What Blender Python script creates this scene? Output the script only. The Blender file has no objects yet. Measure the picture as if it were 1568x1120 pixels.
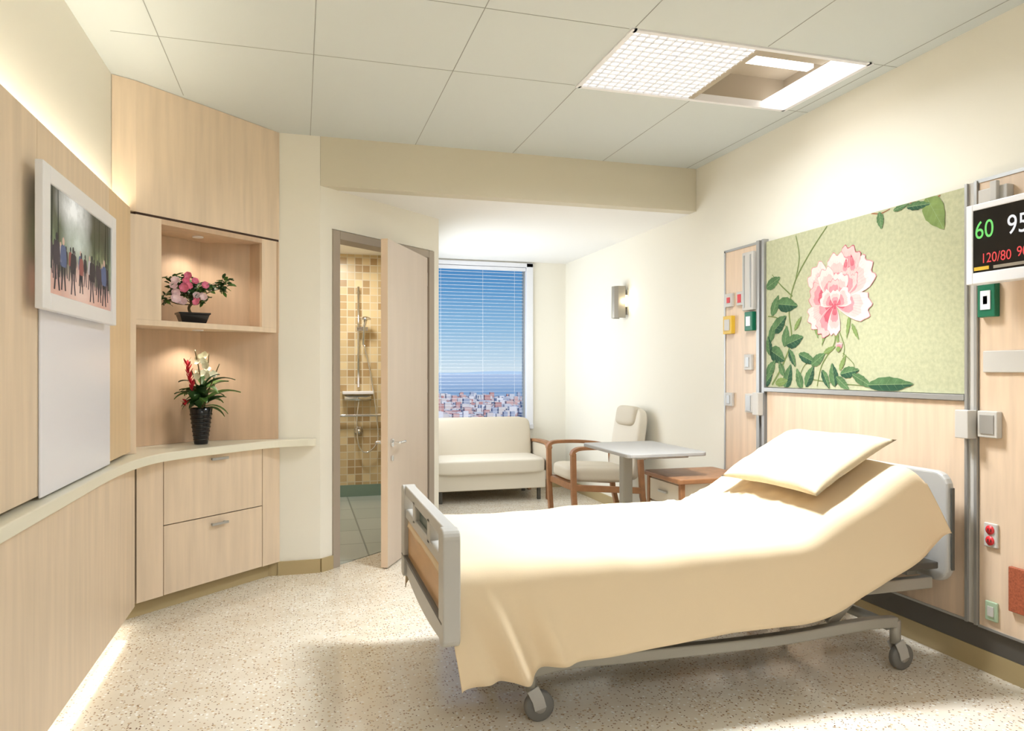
import bpy, bmesh, math, random
from mathutils import Vector, Matrix, noise
random.seed(7)
sc=bpy.context.scene
sc.view_settings.view_transform='Standard'
COL=sc.collection
# ------------------------------------------------------------------ materials
def srgb(r,g,b):
    f=lambda c:(c/255/12.92) if c/255<=.04045 else ((c/255+.055)/1.055)**2.4
    return (f(r),f(g),f(b),1)
def mat(name,col,rough=.5,metal=0,emit=0,ecol=None,bump=0,bscale=200,var=0,vscale=5,spec=.5,stretch=None):
    m=bpy.data.materials.new(name);m.use_nodes=True
    nt=m.node_tree;b=nt.nodes['Principled BSDF']
    b.inputs['Base Color'].default_value=col
    b.inputs['Roughness'].default_value=rough;b.inputs['Metallic'].default_value=metal
    b.inputs['Specular IOR Level'].default_value=spec
    if emit:
        b.inputs['Emission Color'].default_value=ecol or col
        b.inputs['Emission Strength'].default_value=emit
    if var or bump:
        tc=nt.nodes.new('ShaderNodeTexCoord');mp=nt.nodes.new('ShaderNodeMapping')
        nt.links.new(tc.outputs['Object'],mp.inputs['Vector'])
        if stretch: mp.inputs['Scale'].default_value=stretch
    if var:
        n=nt.nodes.new('ShaderNodeTexNoise');n.inputs['Scale'].default_value=vscale;n.inputs['Detail'].default_value=8
        nt.links.new(mp.outputs[0],n.inputs['Vector'])
        r=nt.nodes.new('ShaderNodeValToRGB')
        r.color_ramp.elements[0].position=.3;r.color_ramp.elements[1].position=.7
        r.color_ramp.elements[0].color=[c*(1-var) for c in col[:3]]+[1]
        r.color_ramp.elements[1].color=[min(1,c*(1+var)) for c in col[:3]]+[1]
        nt.links.new(n.outputs['Fac'],r.inputs[0]);nt.links.new(r.outputs[0],b.inputs['Base Color'])
    if bump:
        n=nt.nodes.new('ShaderNodeTexNoise');n.inputs['Scale'].default_value=bscale;n.inputs['Detail'].default_value=3
        nt.links.new(tc.outputs['Object'],n.inputs['Vector'])
        bp=nt.nodes.new('ShaderNodeBump');bp.inputs['Strength'].default_value=bump;bp.inputs['Distance'].default_value=.002
        nt.links.new(n.outputs['Fac'],bp.inputs['Height']);nt.links.new(bp.outputs[0],b.inputs['Normal'])
    return m
M={}
M['wall']=mat('wall_paint',srgb(240,236,224),.8,bump=.1,bscale=300)
M['wallr']=mat('wall_paint_cream',srgb(241,237,224),.8,bump=.1,bscale=300)
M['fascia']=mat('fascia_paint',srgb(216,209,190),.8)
M['ceil']=mat('ceiling_tile',srgb(211,217,217),.9,bump=.1,bscale=250)
M['ceil2']=mat('ceiling_white',srgb(244,243,240),.9)
M['seam']=mat('ceiling_seam',srgb(160,163,160),.9)
M['wood']=mat('maple_veneer',srgb(230,209,184),.38,var=.075,vscale=4,stretch=(6,6,.5),bump=.04,bscale=150)
M['woodd']=mat('maple_veneer_warm',srgb(231,204,166),.38,var=.06,vscale=4,stretch=(6,6,.5))
M['woodh']=mat('maple_veneer_head',srgb(224,199,172),.38,var=.08,vscale=4,stretch=(7,7,.6))
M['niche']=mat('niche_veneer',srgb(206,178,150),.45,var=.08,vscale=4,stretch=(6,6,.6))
M['dark']=mat('shadow_gap',srgb(70,50,40),.8)
M['counter']=mat('counter_solid_surface',srgb(238,234,216),.3)
M['base']=mat('baseboard_vinyl',srgb(182,163,122),.5)
M['based']=mat('rubber_dark_base',srgb(92,88,82),.5)
M['frame']=mat('door_frame_paint',srgb(168,156,142),.5)
M['leaf']=mat('door_laminate',srgb(206,190,174),.4,var=.03,vscale=3,stretch=(3,3,.5))
M['leafe']=mat('door_edge',srgb(228,204,178),.5)
M['steel']=mat('brushed_steel',srgb(200,200,198),.3,1)
M['chrome']=mat('chrome',srgb(225,225,225),.12,1)
M['alu']=mat('aluminium_trim',srgb(176,176,174),.4,.6)
M['sconce']=mat('sconce_metal',srgb(165,160,150),.3,.7)
M['white']=mat('white_plastic',srgb(240,240,244),.35)
M['winfr']=mat('window_frame_white',srgb(232,234,240),.4)
M['grey']=mat('bed_plastic_grey',srgb(184,182,177),.4)
M['metalbed']=mat('bed_enamel_grey',srgb(160,157,148),.35,.2)
M['dkgrey']=mat('bed_dark_grey',srgb(80,78,72),.5)
M['teal']=mat('handle_dark_teal',srgb(70,92,88),.4)
M['rubber']=mat('caster_rubber',srgb(120,118,114),.6)
M['black']=mat('black_glaze',srgb(20,20,24),.15)
M['sheet']=mat('bed_sheet',srgb(226,206,174),.85,bump=.15,bscale=400)
M['pillow']=mat('pillow_cotton',srgb(216,198,166),.85,var=.05,vscale=40,bump=.3,bscale=300)
M['uph']=mat('cream_upholstery',srgb(222,214,198),.6,bump=.1)
M['uph2']=mat('beige_upholstery',srgb(206,196,177),.6,bump=.1)
M['warmwood']=mat('cherry_arm_wood',srgb(156,110,74),.4,var=.15,vscale=6,stretch=(3,3,3))
M['panelwood']=mat('footboard_wood',srgb(198,158,110),.4,var=.08,vscale=5,stretch=(5,1,5))
M['tabletop']=mat('table_laminate',srgb(168,166,163),.45,spec=.3)
M['green']=mat('outlet_green',srgb(20,110,80),.4)
M['pgreen']=mat('plate_green',srgb(170,190,160),.4)
M['red']=mat('outlet_red',srgb(215,45,50),.4)
M['yellow']=mat('plate_yellow',srgb(225,185,60),.4)
M['greypl']=mat('plate_grey',srgb(200,196,189),.4)
M['board']=mat('whiteboard_surface',srgb(242,243,253),.25)
M['brick']=mat('vent_rust',srgb(160,84,54),.7,var=.3,vscale=150)
M['lgt']=mat('lamp_lens',(.8,.8,.8,1),.5,emit=.8,ecol=(.95,.98,1,1))
M['tube']=mat('lamp_tube_bright',(1,1,1,1),.5,emit=2.2,ecol=(1,.98,.95,1))
M['recess']=mat('fixture_recess',srgb(180,168,150),.6)
M['glow']=mat('sconce_glow',(1,.9,.7,1),.5,emit=3,ecol=(1,.82,.5,1))
M['soil']=mat('soil',srgb(60,48,36),.9)
M['stem']=mat('plant_stem',srgb(96,84,48),.6)
M['lf1']=mat('leaf_dark',srgb(44,78,36),.45,var=.2,vscale=30)
M['lf2']=mat('leaf_mid',srgb(84,122,56),.45,var=.2,vscale=30)
M['pink']=mat('petal_pink',srgb(236,130,165),.6,var=.15,vscale=40)
M['pinkl']=mat('petal_pale',srgb(248,222,228),.6)
M['redfl']=mat('petal_red',srgb(190,30,50),.5)
M['whitefl']=mat('petal_white',srgb(245,243,215),.6)
def terrazzo():
    m=mat('terrazzo_floor',srgb(226,214,190),.14,spec=.6);nt=m.node_tree;b=nt.nodes['Principled BSDF']
    tc=nt.nodes.new('ShaderNodeTexCoord');prev=None
    base=nt.nodes.new('ShaderNodeTexNoise');base.inputs['Scale'].default_value=6;nt.links.new(tc.outputs['Object'],base.inputs['Vector'])
    r=nt.nodes.new('ShaderNodeValToRGB');r.color_ramp.elements[0].position=.35;r.color_ramp.elements[1].position=.65
    r.color_ramp.elements[0].color=srgb(229,218,199);r.color_ramp.elements[1].color=srgb(236,228,212)
    nt.links.new(base.outputs['Fac'],r.inputs[0]);prev=r.outputs[0]
    for sc_,thr,rt,c in((48,.27,.55,srgb(206,182,150)),(70,.27,.62,srgb(162,132,104)),(90,.26,.76,srgb(112,84,62)),(52,.28,.64,srgb(252,250,244))):
        v=nt.nodes.new('ShaderNodeTexVoronoi');v.inputs['Scale'].default_value=sc_
        nt.links.new(tc.outputs['Object'],v.inputs['Vector'])
        l=nt.nodes.new('ShaderNodeMath');l.operation='LESS_THAN';l.inputs[1].default_value=thr;nt.links.new(v.outputs['Distance'],l.inputs[0])
        s=nt.nodes.new('ShaderNodeSeparateColor');nt.links.new(v.outputs['Color'],s.inputs[0])
        g=nt.nodes.new('ShaderNodeMath');g.operation='GREATER_THAN';g.inputs[1].default_value=rt;nt.links.new(s.outputs[0],g.inputs[0])
        k=nt.nodes.new('ShaderNodeMath');k.operation='MULTIPLY';nt.links.new(l.outputs[0],k.inputs[0]);nt.links.new(g.outputs[0],k.inputs[1])
        mx=nt.nodes.new('ShaderNodeMix');mx.data_type='RGBA';nt.links.new(k.outputs[0],mx.inputs[0])
        nt.links.new(prev,mx.inputs[6]);mx.inputs[7].default_value=c;prev=mx.outputs[2]
    nt.links.new(prev,b.inputs['Base Color']);return m
M['floor']=terrazzo()
def tiles(name,c1,c2,grout,size,plane,mort=.06,rough=.3):
    m=mat(name,c1,rough);nt=m.node_tree;b=nt.nodes['Principled BSDF']
    tc=nt.nodes.new('ShaderNodeTexCoord');sp=nt.nodes.new('ShaderNodeSeparateXYZ');cb=nt.nodes.new('ShaderNodeCombineXYZ')
    nt.links.new(tc.outputs['Object'],sp.inputs[0]);nt.links.new(sp.outputs[plane[0]],cb.inputs[0]);nt.links.new(sp.outputs[plane[1]],cb.inputs[1])
    br=nt.nodes.new('ShaderNodeTexBrick');br.offset=0;br.inputs['Scale'].default_value=1
    br.inputs['Brick Width'].default_value=size;br.inputs['Row Height'].default_value=size
    br.inputs['Mortar Size'].default_value=size*mort;br.inputs['Color1'].default_value=c1;br.inputs['Color2'].default_value=c2
    br.inputs['Mortar'].default_value=grout;nt.links.new(cb.outputs[0],br.inputs['Vector'])
    nt.links.new(br.outputs['Color'],b.inputs['Base Color']);return m
M['btile']=tiles('bath_mosaic',srgb(224,204,160),srgb(176,146,102),srgb(214,204,180),.075,(0,2))
M['bfloor']=tiles('bath_floor_tile',srgb(176,182,174),srgb(162,172,164),srgb(128,136,130),.45,(0,1),.015)
M['bbase']=mat('bath_cove_tile',srgb(126,148,134),.3)
# ------------------------------------------------------------------ geometry helpers
def grp(name):
    e=bpy.data.objects.new(name,None);COL.objects.link(e);return e
def fin(name,me,m,parent=None,bev=0,smooth=False,seg=3,sub=0):
    o=bpy.data.objects.new(name,me);COL.objects.link(o)
    if m is not None:
        for k in (m if isinstance(m,(list,tuple)) else [m]): me.materials.append(M[k] if isinstance(k,str) else k)
    if parent: o.parent=parent
    if smooth:
        for p in me.polygons:p.use_smooth=True
    if bev:
        b=o.modifiers.new('bev','BEVEL');b.width=bev;b.segments=seg;b.limit_method='ANGLE'
    if sub:
        s=o.modifiers.new('sub','SUBSURF');s.levels=sub;s.render_levels=sub
    return o
def mesh(name,v,f,m,parent=None,**k):
    me=bpy.data.meshes.new(name);me.from_pydata(v,[],f)
    bm=bmesh.new();bm.from_mesh(me);bmesh.ops.recalc_face_normals(bm,faces=bm.faces);bm.to_mesh(me);bm.free()
    return fin(name,me,m,parent,**k)
CF=[(0,3,2,1),(4,5,6,7),(0,1,5,4),(1,2,6,5),(2,3,7,6),(3,0,4,7)]
def hexa(name,p8,m,parent=None,**k): return mesh(name,p8,CF,m,parent,**k)
def box(name,x0,x1,y0,y1,z0,z1,m,parent=None,**k):
    return hexa(name,[(x0,y0,z0),(x1,y0,z0),(x1,y1,z0),(x0,y1,z0),(x0,y0,z1),(x1,y0,z1),(x1,y1,z1),(x0,y1,z1)],m,parent,**k)
def multibox(name,L,m,parent=None,**k):
    v=[];f=[]
    for (x0,x1,y0,y1,z0,z1) in L:
        n=len(v);v+=[(x0,y0,z0),(x1,y0,z0),(x1,y1,z0),(x0,y1,z0),(x0,y0,z1),(x1,y0,z1),(x1,y1,z1),(x0,y1,z1)]
        f+=[tuple(n+i for i in q) for q in CF]
    return mesh(name,v,f,m,parent,**k)
def prism(name,pts,z0,z1,m,parent=None,axis='z',**k):
    n=len(pts)
    if axis=='z': v=[(x,y,z0) for x,y in pts]+[(x,y,z1) for x,y in pts]
    elif axis=='x': v=[(z0,x,y) for x,y in pts]+[(z1,x,y) for x,y in pts]
    else: v=[(x,z0,y) for x,y in pts]+[(x,z1,y) for x,y in pts]
    f=[tuple(range(n))[::-1],tuple(range(n,2*n))]+[(i,(i+1)%n,n+(i+1)%n,n+i) for i in range(n)]
    return mesh(name,v,f,m,parent,**k)
def rrect(x0,x1,y0,y1,r,n=5):
    P=[]
    for cx,cy,a0 in((x1-r,y1-r,0),(x0+r,y1-r,90),(x0+r,y0+r,180),(x1-r,y0+r,270)):
        for i in range(n+1):
            a=math.radians(a0+90*i/n);P.append((cx+r*math.cos(a),cy+r*math.sin(a)))
    return P
def lathe(name,prof,c,m,parent=None,n=24,axis='z',**k):
    v=[];f=[]
    for r,h in prof:
        for i in range(n):
            a=2*math.pi*i/n;p=(r*math.cos(a),r*math.sin(a),h)
            if axis=='x':p=(h,p[0],p[1])
            if axis=='y':p=(p[0],h,p[1])
            v.append((c[0]+p[0],c[1]+p[1],c[2]+p[2]))
    for j in range(len(prof)-1):
        for i in range(n):f.append((j*n+i,j*n+(i+1)%n,(j+1)*n+(i+1)%n,(j+1)*n+i))
    f.append(tuple(range(n))[::-1]);f.append(tuple(range((len(prof)-1)*n,len(prof)*n)))
    k.setdefault('smooth',True)
    return mesh(name,v,f,m,parent,**k)
def cyl(name,c,r,h,m,parent=None,axis='z',n=24):
    return lathe(name,[(r,0),(r,h)],c,m,parent,n,axis,smooth=False)
def tubegeo(pts,r,n=8,flat=1.0):
    pts=[Vector(p) for p in pts];v=[];f=[];up=None
    for i,p in enumerate(pts):
        t=(pts[min(i+1,len(pts)-1)]-pts[max(i-1,0)]).normalized()
        if up is None: up=t.orthogonal().normalized()
        up=(up-t*up.dot(t)).normalized();s=t.cross(up)
        rr=r[i] if isinstance(r,(list,tuple)) else r
        for k in range(n):
            a=2*math.pi*k/n;v.append(tuple(p+up*math.cos(a)*rr+s*math.sin(a)*rr*flat))
    for i in range(len(pts)-1):
        for k in range(n):f.append((i*n+k,i*n+(k+1)%n,(i+1)*n+(k+1)%n,(i+1)*n+k))
    f.append(tuple(range(n))[::-1]);f.append(tuple(range((len(pts)-1)*n,len(pts)*n)));return v,f
def tube(name,pts,r,m,parent=None,n=10,smo=True):
    v,f=tubegeo(pts,r,n);return mesh(name,v,f,m,parent,smooth=smo)
def spline(pts,k=8):
    pts=[Vector(p) for p in pts];o=[]
    for i in range(len(pts)-1):
        p0=pts[max(i-1,0)];p1=pts[i];p2=pts[i+1];p3=pts[min(i+2,len(pts)-1)]
        for j in range(k):
            t=j/k;o.append(.5*((2*p1)+(p2-p0)*t+(2*p0-5*p1+4*p2-p3)*t*t+(3*p1-p0-3*p2+p3)*t**3))
    o.append(pts[-1]);return o
def strip(name,path,w,th,m,parent,side=Vector((0,1,0)),bev=.006):
    path=[Vector(p) for p in path];v=[];f=[]
    for i,p in enumerate(path):
        t=(path[min(i+1,len(path)-1)]-path[max(i-1,0)]).normalized();nrm=t.cross(side).normalized()
        for a,b in((-1,-1),(1,-1),(1,1),(-1,1)):v.append(tuple(p+side*a*w/2+nrm*b*th/2))
    n=len(path)
    for i in range(n-1):
        for k in range(4):f.append((i*4+k,i*4+(k+1)%4,(i+1)*4+(k+1)%4,(i+1)*4+k))
    f.append((0,1,2,3));f.append(tuple(range((n-1)*4,n*4)))
    return mesh(name,v,f,m,parent,bev=bev,seg=2)
def cushion(name,c,s,m,parent,rot=None,p=6,n=14,puff=.0):
    bm=bmesh.new();bmesh.ops.create_cube(bm,size=2);bmesh.ops.subdivide_edges(bm,edges=bm.edges,cuts=n,use_grid_fill=True)
    for q in bm.verts:
        d=q.co;L=(abs(d.x)**p+abs(d.y)**p+abs(d.z)**p)**(1/p);q.co=d/L
        x,y,z=q.co
        q.co=Vector((x*s[0]/2,y*s[1]/2,z*s[2]/2*(1+puff*(1-x*x)*(1-y*y))))
    me=bpy.data.meshes.new(name);bm.to_mesh(me);bm.free()
    R=Matrix.Translation(c)@(rot or Matrix.Identity(4));me.transform(R)
    return fin(name,me,m,parent,smooth=True)
def area(name,loc,sx,sy,power,col,rot,parent=None,spread=180):
    l=bpy.data.lights.new(name,'AREA');l.shape='RECTANGLE';l.size=sx;l.size_y=sy;l.energy=power;l.color=col;l.spread=math.radians(spread)
    o=bpy.data.objects.new(name,l);o.location=loc;o.rotation_euler=rot;COL.objects.link(o)
    if parent:o.parent=parent
    return o
def point(name,loc,p,col,r=.03,parent=None):
    l=bpy.data.lights.new(name,'POINT');l.energy=p;l.color=col;l.shadow_soft_size=r
    o=bpy.data.objects.new(name,l);o.location=loc;COL.objects.link(o)
    if parent:o.parent=parent
def spot(name,loc,p,col,ang,parent=None,rot=(0,0,0),r=.02):
    l=bpy.data.lights.new(name,'SPOT');l.energy=p;l.color=col;l.spot_size=math.radians(ang);l.spot_blend=.6;l.shadow_soft_size=r
    o=bpy.data.objects.new(name,l);o.location=loc;o.rotation_euler=rot;COL.objects.link(o)
    if parent:o.parent=parent
# ------------------------------------------------------------------ room shell
YW=7.45;XR=2.78;ZC=2.74;ZL=2.43
box('floor',-1.0,2.9,-2.1,7.6,-.1,0,'floor')
box('wall_right',XR,2.9,-2.1,YW+.15,0,2.9,'wallr')
box('wall_left',-1.02,-.9,-2.1,YW+.15,0,2.9,'wall')
box('wall_front',-.9,XR,-2.1,-2.0,0,2.9,'wall')
box('wall_back',-.9,.12,4.72,4.82,0,ZC,'wall')
FX0,FX1,FY0,FY1=1.38,2.62,2.86,3.505
multibox('ceiling',[(-.9,FX0,-2,4.72,ZC,2.84),(FX1,XR,-2,4.72,ZC,2.84),(FX0,FX1,-2,FY0,ZC,2.84),(FX0,FX1,FY1,4.72,ZC,2.84)],'ceil')
seams=[]
for x in(-.60,.06,.72,1.38,2.04,2.70):
    segs=[(-1.99,4.719)] if not(FX0-.01<x<FX1) else [(-1.99,FY0-.02),(FY1+.02,4.719)]
    for a,b in segs:
        b2=min(b,4.22) if x<-.5 else b
        seams.append((x-.0018,x+.0018,a,b2,ZC-.0012,ZC-.0001))
for y in(-.98,.31,1.6,2.86,3.505):
    if y>2:
        seams.append((-.79,FX0-.02,y-.0015,y+.0015,ZC-.0012,ZC-.0001));seams.append((FX1+.02,XR-.001,y-.0015,y+.0015,ZC-.0012,ZC-.0001))
    else: seams.append((-.89,XR-.001,y-.0015,y+.0015,ZC-.0012,ZC-.0001))
multibox('trim_ceiling_seams',seams,'seam')
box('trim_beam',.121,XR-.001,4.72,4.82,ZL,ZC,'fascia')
box('ceiling_alcove',-.9,XR,4.821,YW,ZL,ZL+.1,'ceil2')
DP=Vector((.12,4.72));DQ=Vector((1.02,5.51));DD=(DQ-DP).normalized();DN=Vector((-DD.y,DD.x))
def obox(name,P,D,N,s0,s1,n0,n1,z0,z1,m,parent=None,**k):
    q=[P+D*s+N*n for s,n in((s0,n0),(s1,n0),(s1,n1),(s0,n1))]
    return hexa(name,[(a.x,a.y,z0) for a in q]+[(a.x,a.y,z1) for a in q],m,parent,**k)
def dg(*a,**k):
    return obox(a[0],DP,DD,DN,*a[1:],**k)
dw=grp('wall_diagonal')
dg('pier_a',0,.10,0,.12,0,ZL,'wall',dw);dg('pier_b',1.13,1.197,0,.12,0,ZL,'wall',dw);dg('lintel',.10,1.13,0,.12,2.175,ZL,'wall',dw)
d1=grp('door_frame')
dg('jamb_l',.10,.16,-.012,.13,0,2.17,'frame',d1,bev=.003);dg('jamb_r',1.07,1.13,-.012,.13,0,2.17,'frame',d1,bev=.003)
dg('head',.161,1.069,-.012,.13,2.115,2.17,'frame',d1,bev=.003)
box('wall_bathroom',.90,1.02,5.56,YW,0,ZL,'wall')
dl=grp('door_1')
LP=Vector((.535,4.67));LQ=Vector((.915,5.405));LD=(LQ-LP).normalized();LN=Vector((LD.y,-LD.x))
def lf(name,*a,**k): return obox(name,LP,LD,LN,*a,**k)
Ll=(LQ-LP).length
lf('leaf_panel',.002,Ll,-.045,0,.008,2.11,'leaf',dl)
lf('leaf_edge',0,.002,-.045,0,.008,2.11,'leafe',dl)
for zz in(.25,1.1,1.9): lf('hinge',Ll-.002,Ll+.006,-.03,0,zz,zz+.1,'steel',dl)
hp=LP+LD*.065
for sgn,off in((1,.0),(-1,-.045)):
    b_=hp+LN*off
    tube('rose',[(b_.x,b_.y,.80),(b_.x+LN.x*.012*sgn,b_.y+LN.y*.012*sgn,.80)],.026,'chrome',dl,16,False)
    e=b_+LN*.055*sgn;g=e+LD*.11
    tube('lever',spline([(b_.x,b_.y,.80),(e.x,e.y,.80),(e.x+LD.x*.02,e.y+LD.y*.02,.80),(g.x,g.y,.80)],5),.009,'chrome',dl)
    c_=hp+LN*off; tube('lock',[(c_.x,c_.y,.70),(c_.x+LN.x*.01*sgn,c_.y+LN.y*.01*sgn,.70)],.018,'chrome',dl,14,False)
WX0,WX1,WZ0,WZ1=1.12,2.40,.64,2.415
multibox('wall_window',[(-.9,WX0,YW,YW+.15,0,2.6),(WX1,XR,YW,YW+.15,0,2.6),(WX0,WX1,YW,YW+.15,0,WZ0),(WX0,WX1,YW,YW+.15,WZ1,2.6)],'wall')
w1=grp('window_1')
multibox('outer_frame',[(WX0,WX0+.09,YW-.03,YW+.12,WZ0,WZ1),(WX1-.075,WX1,YW-.03,YW+.12,WZ0,WZ1),(WX0,WX1,YW-.03,YW+.12,WZ1-.045,WZ1-.001),(WX0,WX1,YW-.05,YW+.12,WZ0,WZ0+.05)],'winfr',w1,bev=.004)
multibox('inner_gasket',[(WX0+.09,WX0+.105,YW+.03,YW+.09,WZ0,WZ1-.04),(WX1-.09,WX1-.075,YW+.03,YW+.09,WZ0,WZ1-.04),(WX0+.09,WX1-.075,YW+.03,YW+.09,WZ1-.06,WZ1-.045)],'alu',w1)
bl=grp('venetian_blind')
L=[];z=.72
while z<WZ1-.09:
    L.append((WX0+.11,WX1-.105,YW-.004,YW+.016,z,z+.0018));z+=.036
multibox('slats',L,'winfr',bl)
box('head_rail',WX0+.095,WX1-.08,YW-.02,YW+.022,WZ1-.085,WZ1-.05,'winfr',bl)
for x in(1.4,1.85,2.2): box('ladder_cord',x,x+.002,YW+.004,YW+.006,.72,WZ1-.08,'winfr',bl)
q0=DP+DN*.02;q1=DP+DD*1.19+DN*.02
prism('floor_bathroom',[(-.9,4.83),(.06,4.83),(q0.x,q0.y),(q1.x-.05,q1.y-.03),(.9,5.56),(.9,YW-.02),(-.9,YW-.02)],.0005,.004,'bfloor')
box('wall_bathroom_tile',-.9,.9,YW-.02,YW,.12,ZL,'btile')
box('baseboard_bathroom',-.9,.9,YW-.03,YW,0.004,.12,'bbase')
box('wall_bathroom_tile_side',.885,.9,5.6,YW-.03,.12,ZL,'btile')
sh=grp('shower_set')
yb=YW-.02
tube('rail',[(.555,yb-.06,1.10),(.555,yb-.06,2.10)],.011,'chrome',sh)
for zz in(1.15,2.05):tube('bracket',[(.555,yb-.002,zz),(.555,yb-.06,zz)],.014,'chrome',sh)
box('slider',.535,.65,yb-.10,yb-.045,1.66,1.70,'chrome',sh,bev=.006)
tube('hand_shower',[(.60,yb-.09,1.52),(.61,yb-.10,1.70),(.62,yb-.14,1.78)],[.012,.014,.02],'chrome',sh)
lathe('spray_head',[(.02,.0),(.05,-.02),(.05,-.035)],(.62,yb-.15,1.80),'chrome',sh)
box('mixer_shelf',.40,.70,yb-.12,yb-.002,1.03,1.06,'white',sh,bev=.006)
tube('mixer_body',[(.42,yb-.06,.99),(.68,yb-.06,.99)],.028,'chrome',sh)
tube('grab_bar',spline([(.36,yb-.003,.82),(.37,yb-.06,.82),(.50,yb-.065,.82),(.78,yb-.065,.82),(.80,yb-.003,.82)],6),.014,'chrome',sh)
tube('hose',spline([(.56,yb-.06,.96),(.54,yb-.07,.75),(.56,yb-.07,.52),(.64,yb-.07,.45),(.74,yb-.07,.55),(.74,yb-.07,.75),(.68,yb-.08,1.2),(.61,yb-.09,1.52)],8),.008,'chrome',sh)
lathe('valve',[(.045,0),(.045,-.03),(.02,-.04),(.02,-.07)],(.56,yb-.002,.66),'chrome',sh,axis='y')
box('baseboard_back',-.134,.12,4.705,4.72,0,.085,'base')
dg('baseboard_diagonal',0,.098,-.014,0,0,.085,'base')
box('baseboard_right',XR-.014,XR,-2,YW-.001,0,.09,'base')
box('baseboard_right_upper',XR-.012,XR,.6,4.31,.091,.188,'based')
box('baseboard_window',1.02,XR-.015,YW-.014,YW,0,.09,'base')
# ------------------------------------------------------------------ left wall joinery
lp=grp('wall_left_wood_panelling')
YE=4.04
box('panel_core',-.899,-.837,-1.99,YE,.86,2.03,'wood',lp)
for a,b,mm in((-1.99,1.2,'wood'),(1.203,2.69,'wood'),(2.693,3.62,'wood'),(3.623,YE,'woodd')):
    box('face_board',-.837,-.82,a,b,.86,2.085,mm,lp)
lw=grp('wall_left_wainscot')
box('plinth',-.899,-.885,-1.99,YE-.03,0,.08,'base',lw)
box('wood_board',-.884,-.80,-1.99,1.5,.08,.798,'wood',lw);box('wood_board_b',-.884,-.80,1.503,YE,.08,.798,'wood',lw)
P=Vector((-.80,4.07));Q=Vector((-.125,4.716));CD=(Q-P).normalized();CN=Vector((-CD.y,CD.x));CL=(Q-P).length
cab=grp('corner_cabinet')
def cb(name,*a,**k): return obox(name,P,CD,CN,*a,cab,**k)
prism('toe_kick',[(-.885,4.05),(-.845,4.10),(-.190,4.712),(-.135,4.712),(-.885,4.716)],0,.085,'base',cab)
prism('base_carcass',[(-.898,4.045),(-.812,4.078),(-.135,4.716),(-.898,4.716)],.085,.80,'dark',cab)
for n_,a,b,c,d in(('side_board_l',0,.148,.085,.80),('side_board_r',.802,CL,.085,.80),('drawer_upper',.152,.798,.455,.798),('drawer_lower',.152,.798,.087,.450)):
    cb(n_,a,b,-.004,.014,c,d,'wood',bev=.0015)
for zz in(.765,.40):
    cb('pull',.43,.54,-.03,-.022,zz,zz+.014,'alu',bev=.002)
    cb('pull_post',.44,.45,-.024,-.004,zz+.002,zz+.012,'alu');cb('pull_post',.52,.53,-.024,-.004,zz+.002,zz+.012,'alu')
outer=spline([(-.775,2.9,0),(-.775,3.4,0),(-.752,3.75,0),(-.69,4.02,0),(-.56,4.22,0),(-.42,4.36,0),(-.27,4.51,0),(-.15,4.60,0),(-.02,4.64,0),(.055,4.645,0),(.09,4.67,0),(.095,4.715,0)],6)
prism('ledge_counter',[(-.898,-1.99),(-.775,-1.99)]+[(p.x,p.y) for p in outer]+[(-.898,4.716)],.80,.845,'counter',cab,bev=.008)
prism('upper_carcass',[(-.898,4.012),(-.80,4.07),(-.125,4.716),(-.898,4.716)],2.075,2.738,'wood',cab)
cb('shadow_line',0.0,CL-.002,.004,.05,2.062,2.075,'dark')
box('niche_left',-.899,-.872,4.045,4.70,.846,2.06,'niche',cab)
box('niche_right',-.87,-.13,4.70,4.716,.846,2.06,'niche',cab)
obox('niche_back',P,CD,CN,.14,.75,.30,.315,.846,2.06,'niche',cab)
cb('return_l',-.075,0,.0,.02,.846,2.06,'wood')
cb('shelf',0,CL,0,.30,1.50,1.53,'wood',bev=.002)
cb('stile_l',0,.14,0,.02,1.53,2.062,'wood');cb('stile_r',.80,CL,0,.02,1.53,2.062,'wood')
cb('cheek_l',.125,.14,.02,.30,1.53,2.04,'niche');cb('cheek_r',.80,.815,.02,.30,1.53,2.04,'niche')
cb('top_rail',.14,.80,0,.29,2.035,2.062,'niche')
for s_,zz in((.47,2.03),(.47,1.495)):
    c_=P+CD*s_+CN*.15
    cyl('puck_lamp',(c_.x,c_.y,zz),.03,.006,'white',cab)
    spot('niche_spot',(c_.x,c_.y,zz-.01),5.5,(1,.89,.75),130,cab)
box('whiteboard',-.819,-.812,2.70,3.60,.852,1.47,'board',bev=.002)
tv=grp('wall_television')
TY0,TY1,TZ0,TZ1=2.57,3.50,1.462,1.925;BZ=.07
multibox('bezel',[(-.79,-.765,TY0,TY0+BZ,TZ0,TZ1),(-.79,-.765,TY1-BZ,TY1,TZ0,TZ1),(-.79,-.765,TY0+BZ,TY1-BZ,TZ1-BZ*.8,TZ1),(-.79,-.765,TY0+BZ,TY1-BZ,TZ0,TZ0+BZ*.8)],'white',tv,bev=.004)
box('back_case',-.8185,-.785,TY0+.10,TY1-.03,TZ0+.03,TZ1-.03,'white',tv)
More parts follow.
